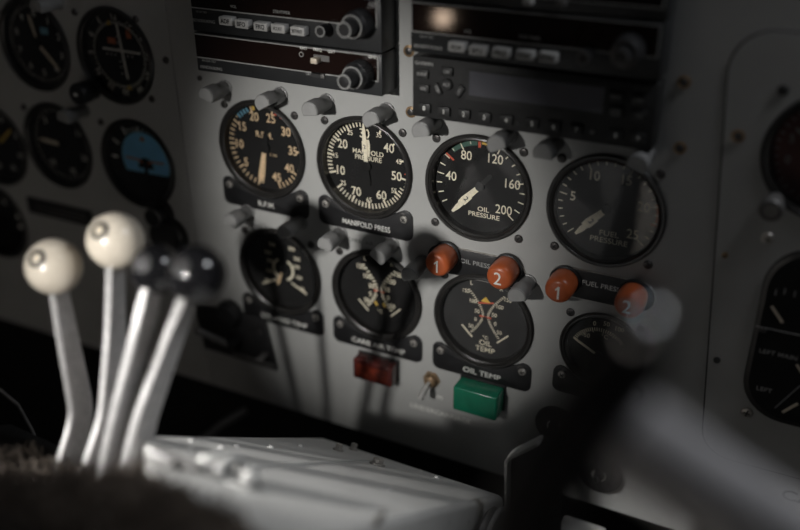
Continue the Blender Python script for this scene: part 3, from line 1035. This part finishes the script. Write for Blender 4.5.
r_.key(437, 89.5, .0088, .0044, .0022, 'key', 'STBY', .0020, 'dimwhite', 62, .85, bold=.02)
r_.key(459, 92, .0088, .0048, .0022, 'key', 'OFF', .0020, 'dimwhite', -58, .9, bold=.02)
for l, px, py in (('0', 424, 108.5), ('1', 443.5, 112), ('2', 463.5, 114.5), ('3', 484, 117.5), ('4', 506, 120.5), ('5', 532, 124), ('6', 553.5, 127), ('7', 576, 130), ('8', 615.5, 135.5), ('9', 638, 138.5)):
    r_.key(px, py, .0092, .0066, .0022, 'key', l, .0030, 'white', 0, 1., bold=.02)
for l, px, py in (('FUNC', 616, 97), ('CRSR', 639, 100.5), ('START\nSTOP', 616, 112.5), ('CLR', 639, 116)):
    r_.key(px, py, .0095, .0070, .0022, 'key', l, .0019, 'dimwhite', 0, .9, bold=.01)
for px, py in ((518.5, 122.5), (592, 132)):
    x, z = r_.p(px, py)
    MB().lathe([(.0016, r_.fy), (.0014, r_.fy - .0006), (0, r_.fy - .0006)], (x, 0, z), seg=16).build('sensor', 'ink' if px < 550 else 'rod', r_.t)

# ------------------------------------------------------------------ right edge instruments
t = gauge('maroon-faced dial cut by the right edge of the picture', .4130, .0600, None, screws=(), facem='maroon')
nm = MB(); tk = MB()
for v in range(8):
    x, z = pol(-75 + 30 * v - 30, .0262)
    nm.text(str(v * 5), x, z, .0052, FYM, 0, .95, .012)
for v in range(40):
    tick(tk, 9 * v, .0318, .0340, .0007, FYM)
nm.build('numerals', 'dimwhite', t)
tk.build('scale_ticks', 'dimwhite', t)
needle(t, -60, .028, -.005, .0026, 'dimwhite')
hub(t, .003)
for o in t.children:
    pass
v = at(774, 201, AY)
t = thing('setting_knob', 'dim round knob below the maroon-faced dial', 'knob', v)
MB().lathe([(.0062, 0), (.0062, -.010), (.0074, -.0105), (.0074, -.016), (.0064, -.0172), (0, -.0172)], seg=24).build('knob', 'rod', t)
MB().lathe([(.0046, -.0173), (.0062, -.0173), (.0062, -.0169)], seg=24).build('ring', 'black', t)
# fuel quantity cluster
t = thing('fuel_gauge', 'large black fuel quantity gauge lettered LEFT MAIN at the right edge', 'gauge', (.4650, AY, -.0650))
MB().prism(rrect(-.0770, -.0660, .0770, .0660, .0300, 8), -.0022, 0, .0012).build('case', 'bezel', t)
MB().prism(rrect(-.0735, -.0625, .0735, .0625, .0280, 8), -.0026, -.0020).build('dial_face', 'face', t)
def fp(px, py):
    v = at(px, py, AY - .003) - t.location
    return v.x, v.z
for l, px, py, h in (('LEFT MAIN', 778, 355, .0032), ('LEFT', 764, 390, .0032)):
    x, z = fp(px, py)
    MB().text(l, x, z, h, -.0026, 0, 1.1, .01).build('lettering', 'dimwhite', t)
b = MB()
for p0, p1, w in (((772, 307), (782, 322), .0018), ((797, 365), (803, 375), .0014), ((783, 412), (797, 404), .0018)):
    strip(b, [fp(*p0), fp(*p1)], w, -.0028)
b.build('pointers', 'slider', t)
b = MB()
strip(b, [fp(756, 326), (.070, fp(756, 326)[1])], .0006, -.0027)
strip(b, [fp(775, 408), fp(800, 386)], .0006, -.0027)
for px, py in ((776, 291), (785, 290), (795, 293)):
    x, z = fp(px, py)
    strip(b, [(x, z - .003), (x, z + .001)], .0007, -.0027)
b.build('scale_lines', 'dimwhite', t)
x, z = fp(763, 330)
screw(t, x, z, -.0026, .0022)

# ------------------------------------------------------------------ levers
def lever(label, ball, pts, rb, m, w=(.013, .013), th=.0052, inset=(-.5, .33), name='control_lever'):
    base = Vector(pts[-1])
    t = thing(name, label, 'lever', base, 'ball-topped control levers')
    P_ = [Vector(ball)] + [Vector(p) for p in pts]
    # resample for smooth bends
    Q = []
    for a, b_ in zip(P_, P_[1:]):
        for k in range(8):
            Q.append(a.lerp(b_, k / 8))
    Q.append(P_[-1])
    for _ in range(3):
        Q = [Q[0]] + [(Q[i - 1] + Q[i] * 2 + Q[i + 1]) / 4 for i in range(1, len(Q) - 1)] + [Q[-1]]
    mb = MB()
    rings = []
    n = len(Q)
    for i, p in enumerate(Q):
        tg = (Q[min(i + 1, n - 1)] - Q[max(i - 1, 0)]).normalized()
        ex = Vector((1, 0, 0))
        ex = (ex - tg * ex.dot(tg)).normalized()
        ey = tg.cross(ex).normalized()
        ww = (w[0] + (w[1] - w[0]) * i / (n - 1)) / 2
        h = th / 2
        c = .0007
        prof = [(-h + c, -ww), (h - c, -ww), (h, -ww + c), (h, ww - c), (h - c, ww), (-h + c, ww), (-h, ww - c), (-h, -ww + c)]
        rings.append([mb.bm.verts.new(p - base + ex * u + ey * v_) for u, v_ in prof])
    for a, b_ in zip(rings, rings[1:]):
        for k in range(8):
            j = (k + 1) % 8
            mb.quad([a[k], a[j], b_[j], b_[k]])
    mb.quad(rings[0]); mb.quad(rings[-1][::-1])
    mb.build('arm', 'bar', t, ang=25)
    B = Vector(ball) - base
    prof = [(0, -rb)] + [(rb * math.sin(PI * k / 28), -rb * math.cos(PI * k / 28)) for k in range(1, 28)] + [(0, rb)]
    kb = MB().lathe(prof, B, 'z', 48).build('ball_knob', m, t)
    # neck collar where the arm enters the ball
    v = (CAM - Vector(ball)).normalized()
    rt = Vector((0, 0, 1)).cross(v).normalized()
    up = v.cross(rt)
    n_ = (rt * inset[0] + up * inset[1] + v * math.sqrt(max(.05, 1 - inset[0] ** 2 - inset[1] ** 2))).normalized()
    q = Vector((0, 0, 1)).rotation_difference(n_).to_matrix()
    rr = .0054
    hh = math.sqrt(rb * rb - rr * rr)
    MB().lathe([(rr, hh - .0004), (rr * 1.02, hh + .0006), (rr * .60, hh + .0012), (rr * .56, hh + .0006)], B, 'z', 28, q).build('inset_ring', 'ink', kb)
    MB().lathe([(rr * .58, hh + .0006), (rr * .50, hh + .0012), (0, hh + .0013)], B, 'z', 24, q).build('inset_screw', 'slider' if m == 'ivory' else 'black', kb)
    return t
b1 = Vector((.0060, -.2285, .0000)); b1 = deep(54, 266.5, .5410)
b2 = deep(115.5, 240.5, .5310)
b3 = deep(156, 269, .4985)
b4 = deep(197, 274, .4795)
lever('lever with ivory ball knob, leftmost and lower of the two ivory ones', b1, [atx(66, 330, .0145), atx(82, 412, .0240), atx(66, 474, .0300)], .0170, 'ivory', (.011, .021), inset=(-.50, .38))
lever('lever with ivory ball knob, tallest of the four', b2, [atx(115, 330, .0470), atx(110, 415, .0490), atx(92, 474, .0480)], .0168, 'ivory', (.011, .021), inset=(-.47, .42))
lever('lever with black ball knob close behind the taller ivory one', b3, [atx(143, 330, .0920), atx(122, 415, .0790), atx(110, 478, .0690)], .0140, 'gloss', (.012, .022))
lever('lever with black ball knob, rightmost of the four', b4, [atx(176, 330, .1050), atx(146, 415, .0920), atx(130, 480, .0840)], .0158, 'gloss', (.012, .022))

# ------------------------------------------------------------------ pedestal
x0, x1 = .0790, .2410
yb, zbk = -.0585, -.2200                       # back edge, nearest the panel
yf = -.46
sl = .715                                       # rise per metre towards the viewer
zf = zbk + (yb - yf) * sl
pn = Vector((0, -sl, -1)).normalized() * -1
pn = Vector((0, sl, 1)).normalized()
pn = Vector((0, math.sin(0), 1))
ez = Vector((0, -1, sl)).normalized()           # up the slope
ex = Vector((1, 0, 0))
en = ex.cross(ez)                               # candidate normal
if en.z < 0:
    en = -en
p0 = Vector((x0, yb, zbk))
org = Vector((.16, -.25, -.60))
t = thing('pedestal', 'light grey painted control pedestal sloping up toward the viewer', 'pedestal', org)
b = bmesh.new()
plan = [(x0, yb), (x1, yb), (x1, -.345), (.2268, -.337), (.205, -.334), (.150, -.320), (.0907, -.263), (x0, -.250)]
T_ = [b.verts.new((x, y, zbk + (yb - y) * sl)) for x, y in plan]
B_ = [b.verts.new((x, y, -.70)) for x, y in plan]
b.faces.new(T_)
b.faces.new(B_[::-1])
for i in range(len(plan)):
    j = (i + 1) % len(plan)
    b.faces.new([T_[i], B_[i], B_[j], T_[j]])
bmesh.ops.recalc_face_normals(b, faces=b.faces)
ed = [e for e in b.edges if all(v.co.z > -.5 for v in e.verts)]
bmesh.ops.bevel(b, geom=ed, offset=.0055, segments=4, affect='EDGES', profile=.5)
mb = MB()
mb.join(b, Matrix.Translation(-org))
mb.build('body', 'ped', t)
def on_top(px, py, h=0.):
    return onplane(px, py, p0 + en * h, en) - org
def tilt():                                     # columns: x, up-slope, normal
    return Matrix((ex, ez, en)).transposed()
T3 = tilt()
# longitudinal seam strip
s0, s1 = on_top(258, 467.5), on_top(415, 457)
sx_ = (s0.x + s1.x) / 2
smid = on_top(330, 463)
mb = MB()
topmid = Vector((sx_, yb - .19, zbk + .19 * sl)) - org
mb.box(Vector((sx_, yb - .115 - org.y, zbk + .115 * sl - org.z)) + en * .0004, (.0035, .19, .0014), .0004, T3)
mb.build('seam_strip', 'ped', t)
# saddle clamp with three ridges
c = on_top(226, 478)
cl = MB().box(c + en * .0008, (.040, .022, .0016), .0006, T3).build('saddle_clamp', 'ped', t)
for dx, rr, wd in ((-.0075, .0088, .0026), (.0015, .0098, .0028)):
    pts = [c + ex * dx + ez * (-math.cos(PI * i / 10) * rr * 1.25) + en * (.0010 + math.sin(PI * i / 10) * rr) for i in range(11)]
    MB().tube(pts, wd, 12).build('clamp_strap', 'ped', t)
mb = MB().lathe([(.0056, 0), (.0060, .0040), (.0052, .0075), (.0032, .0088), (0, .0090)], c + ex * .0135, 'z', 24, T3)
mb.build('clamp_nut', 'ped', t)
mb = MB().lathe([(.0042, 0), (.0044, .0060), (.0036, .0080), (0, .0084)], c + ex * -.0145, 'z', 20, T3)
mb.build('clamp_nut', 'ped', t)
for dx in (-.0145, .0135):
    MB().lathe([(.0074, .0005), (.0074, .0020), (.005, .0022)], c + ex * dx, 'z', 24, T3).build('clamp_nut_shade', 'ink', t)  # black rings put in as the shade under the nuts
MB().box(c + en * .004 - ex * .0025, (.0035, .014, .006), .001, T3).build('clamp_gap_shade', 'ink', t)  # black block painting the shaded gap between the straps
# bolts
for px, py, r1 in ((338, 450.5, .0042), (353, 450, .0038), (377, 465, .0060)):
    q = on_top(px, py)
    mb = MB()
    mb.lathe([(r1, 0), (r1, .0016), (r1 * .7, .0018)], q, 'z', 20, T3)
    mb.lathe([(r1 * .72, .0015), (r1 * .72, .0048), (r1 * .55, .0054), (0, .0054)], q, 'z', 6, T3)
    mb.build('bolt', 'steel', t)
for px, py in ((192, 441), (190, 448.5), (222, 447.5), (236, 446), (271, 447.5), (300, 446), (437, 478), (389, 490)):
    q = on_top(px, py)
    mb = MB(); mb.lathe([(.0024, 0), (.0020, .0010), (.0010, .0015), (0, .0016)], q, 'z', 14, T3)
    mb.build('rivet', 'ped', t)
# lever plate end near the black slots
q = on_top(158, 462)
mb = MB()
mb.box(q + en * .003 + ex * .004, (.018, .012, .006), .001, T3)
mb.tube([q + ex * .006 + en * .004, q + ex * .018 + en * .005, q + ex * .026 + en * .003], [.0030, .0026, .0020], 10)
mb.build('latch', 'rod', t)
# screw on the right side
q = atx(380, 516, x1) - org
mb = MB(); mb.lathe([(.0042, 0), (.0038, .0012), (0, .0018)], q, 'x', 18)
mb.build('screw', 'steel', t)

# black lever quadrant with bristle slots at the lower left
qo = Vector((.07, -.36, -.70))
t = thing('lever_quadrant', 'black bristle-slotted lever quadrant at the lower left corner', 'lever quadrant', qo)
def qz(y):
    return -.113 + (-.268 - y) * .60
b = bmesh.new()
plan = [(-.06, -.235), (.0775, -.252), (.0895, -.2670), (.1480, -.3230), (.1480, -.47), (-.06, -.47)]
T_ = [b.verts.new((x, y, qz(y))) for x, y in plan]
B_ = [b.verts.new((x, y, -.70)) for x, y in plan]
b.faces.new(T_)
b.faces.new(B_[::-1])
for i in range(len(plan)):
    j = (i + 1) % len(plan)
    b.faces.new([T_[i], B_[i], B_[j], T_[j]])
bmesh.ops.recalc_face_normals(b, faces=b.faces)
mb = MB()
mb.join(b, Matrix.Translation(-qo))
mb.build('housing', 'dark', t)
def bz_(y):
    return zbk + (yb - y) * sl + .001
b = bmesh.new()
plan = [(.1490, -.3215), (.2050, -.3355), (.2270, -.3385), (.2270, -.43), (.1490, -.43)]
T_ = [b.verts.new((x, y, bz_(y))) for x, y in plan]
B_ = [b.verts.new((x, y, -.70)) for x, y in plan]
b.faces.new(T_)
b.faces.new(B_[::-1])
for i in range(len(plan)):
    j = (i + 1) % len(plan)
    b.faces.new([T_[i], B_[i], B_[j], T_[j]])
bmesh.ops.recalc_face_normals(b, faces=b.faces)
mb = MB()
mb.join(b, Matrix.Translation(-qo))
mb.build('slot_cover', 'dark', t)
def brush(xx, y0, y1, zf_, n):
    mb = MB()
    for k in range(n):
        y = random.uniform(y1, y0)
        sg = random.choice((-1, 1))
        base = Vector((xx + sg * .0085, y, zf_(y) - .001)) - qo
        tip = base + Vector((-sg * random.uniform(.003, .011), random.uniform(-.007, .007), random.uniform(.004, .010)))
        mb.cyl(base, tip, .0010, .0004, 4, False)
    mb.build('brush', 'bristle', t)
for xx in (.004, .030, .048, .066, .085):
    brush(xx, -.268, -.42, qz, 330)
for xx, y0 in ((.158, -.326), (.175, -.331), (.192, -.334), (.209, -.337), (.222, -.341)):
    brush(xx, y0, -.425, bz_, 240)

# ------------------------------------------------------------------ things under and before the panel
t = thing('bent_bracket', 'thin bent metal bracket at the right end of the pedestal', 'bracket', at(515, 500, -.10))
bo = t.location
pts = [at(px, py, -.10) - bo for px, py in ((508, 560), (509.5, 455), (513, 451), (541, 437), (556, 440), (562, 470), (560, 560))]
MB().prism([(v.x, v.z) for v in pts], -.001, .002, .0006).build('plate', 'radio', t)
b = MB()
e = [at(px, py, -.10) - bo for px, py in ((508, 560), (509.5, 456), (514, 451), (541, 437))]
for a, c in zip(e, e[1:]):
    d = c - a
    n = Vector((d.z, 0, -d.x)).normalized()
    mid = (a + c) / 2
    ang = math.atan2(d.z, d.x)
    b.box(mid + Vector((0, -.003, 0)), (d.length + .001, .010, .0024), .0006, Matrix.Rotation(-ang, 3, 'Y'))
b.build('flange', 'ped', t)
t = thing('trim_wheel', 'grey grooved wheel beside the bent bracket at the bottom edge', 'wheel', at(492, 548, -.125))
MB().lathe([(0, -.008), (.010, -.008), (.012, -.006), (.022, -.006), (.0255, -.008), (.0275, -.006), (.0265, -.002), (.0265, .002), (.0275, .006), (.0255, .008), (.0, .008)], (0, 0, 0), 'x', 40).build('rim', 'rod', t)
MB().lathe([(.0262, -.0015), (.0290, -.0012), (.0290, .0012), (.0262, .0015)], (0, 0, 0), 'x', 40).build('tyre', 'ped', t)
MB().cyl((-.02, 0, 0), (.02, 0, 0), .004).build('axle', 'steel', t)
t = thing('junction_box', 'small grey box below the panel right of the bent bracket', 'box', at(578, 548, -.02))
MB().box((0, 0, 0), (.036, .03, .034), .002).build('case', 'ped', t)
MB().box((0, -.0155, 0), (.026, .002, .024), .0006).build('cover', 'rod', t)
o = MB().tube([atx(-40, 452, -.05), atx(20, 450, -.045), atx(62, 452, -.04)], .0045, 14).build('control_rod', 'rod')
tag(o, 'dull grey horizontal rod left of the lever bases', 'rod')
o = MB().tube([at(196, 445, -.02), at(222, 424, .01), at(246, 410, .03)], .004, 12).build('control_rod', 'rod')
tag(o, 'dull grey slanting rod between pedestal and panel', 'rod')
pts = [atx(-20, 385, -.05), atx(0, 390, -.05), atx(18, 405, -.05), atx(32, 430, -.05), atx(42, 455, -.05), atx(46, 490, -.05)]
o = MB().tube(pts, .0012, 8).build('cable', 'rod')
tag(o, 'thin grey cable arching at the left edge', 'cable')

# ------------------------------------------------------------------ yoke
def curve_pts(ctrl, n=10):
    out = []
    m_ = len(ctrl)
    for i in range(m_ - 1):
        a, b_, c, d = (ctrl[max(i - 1, 0)], ctrl[i], ctrl[i + 1], ctrl[min(i + 2, m_ - 1)])
        for k in range(n):
            q = k / n
            out.append(.5 * ((2 * b_) + (c - a) * q + (2 * a - 5 * b_ + 4 * c - d) * q * q + (3 * b_ - a - 3 * c + d) * q ** 3))
    out.append(ctrl[-1])
    return out
yo = deep(600, 430, .23)
t = thing('control_yoke', 'large blurred control yoke in the right foreground, black horn and grey tube', 'yoke', yo)
ctrl = [deep(px, py, d) - yo for px, py, d in ((648, 324, .222), (642, 340, .224), (620, 375, .227), (586, 425, .230), (547, 480, .233), (518, 540, .236), (490, 620, .240))]
cp = curve_pts(ctrl, 8)
n = len(cp)
rad = [.0050 + (.0108 - .0050) * min(1, (i / (n * .42))) for i in range(n)]
rad[0] = .002
rad[1] = .0042
MB().tube(cp, rad, 24).build('horn_grip', 'yokeblack', t)
ctrl = [deep(px, py, d) - yo for px, py, d in ((598, 415, .231), (640, 445, .238), (688, 478, .244), (742, 512, .250), (812, 558, .256), (890, 606, .262))] + [Vector((.50, -.42, -.02)) - yo, Vector((.52, -.36, -.20)) - yo, Vector((.53, -.34, -.90)) - yo]
cp = curve_pts(ctrl, 8)
MB().tube(cp, .0125, 24).build('tube', 'yokegrey', t)
MB().lathe([(0, -.0055)] + [(.0055 * math.sin(PI * k / 16), -.0055 * math.cos(PI * k / 16)) for k in range(1, 16)] + [(0, .0055)], deep(643, 328, .2195) - yo, 'z', 24).build('tip_glint_ball', 'chrome', t)  # chrome ball added to catch a glint at the horn tip

# ------------------------------------------------------------------ lights
def spot(name, loc, target, energy, size, blend, rad, col=(1, .96, .90), scale=(1, 1, 1)):
    l = bpy.data.lights.new(name, 'SPOT')
    l.energy = energy
    l.spot_size = R(size)
    l.spot_blend = blend
    l.shadow_soft_size = rad
    l.color = col
    o = bpy.data.objects.new(name, l)
    COL.objects.link(o)
    o.location = loc
    o.rotation_euler = (Vector(target) - Vector(loc)).to_track_quat('-Z', 'Y').to_euler()
    o.scale = scale
    return o
spot('cabin_light', (.05, -.84, .26), (.097, 0, -.045), 27, 27, 1.0, .014, (1, .975, .94), scale=(.88, 1, 1))
spot('pedestal_spot', (-.36, -.62, .32), (.14, -.26, -.09), 45, 19, .9, .016, (1, .98, .96))  # added narrow spot, casts lever-shadow bands over the pedestal
spot('windscreen_beam', (.57, -.13, .50), (.16, -.27, -.09), 5, 25, .8, .05, (.95, .97, 1))
spot('seat_spot', (.35, -.55, .75), (-.03, -.97, -.42), 160, 44, .6, .05, (1, .97, .93))  # extra spot added to light the seat for its reflection in the dials
pt = bpy.data.lights.new('radio_glow_lamp', 'POINT')  # unseen lamp added so the radio window mirrors a warm glow
pt.energy = .12
pt.shadow_soft_size = .012
pt.color = (1, .75, .55)
po = bpy.data.objects.new('radio_glow_lamp', pt)
COL.objects.link(po)
po.location = (-.19, -.83, -.065)
al = bpy.data.lights.new('windscreen_daylight', 'AREA')
al.shape = 'RECTANGLE'
al.size, al.size_y = .12, .16
al.energy = .85
al.color = (.92, .95, 1)
ao_ = bpy.data.objects.new('windscreen_daylight', al)
COL.objects.link(ao_)
ao_.location = (.57, -.03, .50)
ao_.rotation_euler = (Vector((.12, -.22, -.08)) - Vector(ao_.location)).to_track_quat('-Z', 'Y').to_euler()

# the seat behind the viewpoint, mirrored faintly in the dial glasses
t = thing('pilot_seat', "pale cloth pilot's seat behind the viewpoint, out of the picture", 'seat', (-.03, -1.05, -.90))
MB().box((0, 0, .24), (.36, .34, .12), .03, None, 3).build('seat_cushion', 'seat', t)
MB().box((0, -.02, .42), (.40, .09, .56), .035, Matrix.Rotation(R(-6), 3, 'X'), 3).build('backrest', 'seat', t)
MB().box((0, 0, .09), (.26, .26, .18), .004).build('base', 'rod', t)

w = bpy.data.worlds.new('World')
S.world = w
w.use_nodes = True
bg = w.node_tree.nodes['Background']
bg.inputs['Color'].default_value = (.95, .97, 1, 1)
bg.inputs['Strength'].default_value = .012

S.view_settings.view_transform = 'Standard'
S.view_settings.look = 'None'
S.view_settings.exposure = 0
S.view_settings.gamma = 1
S.view_settings.use_curve_mapping = False
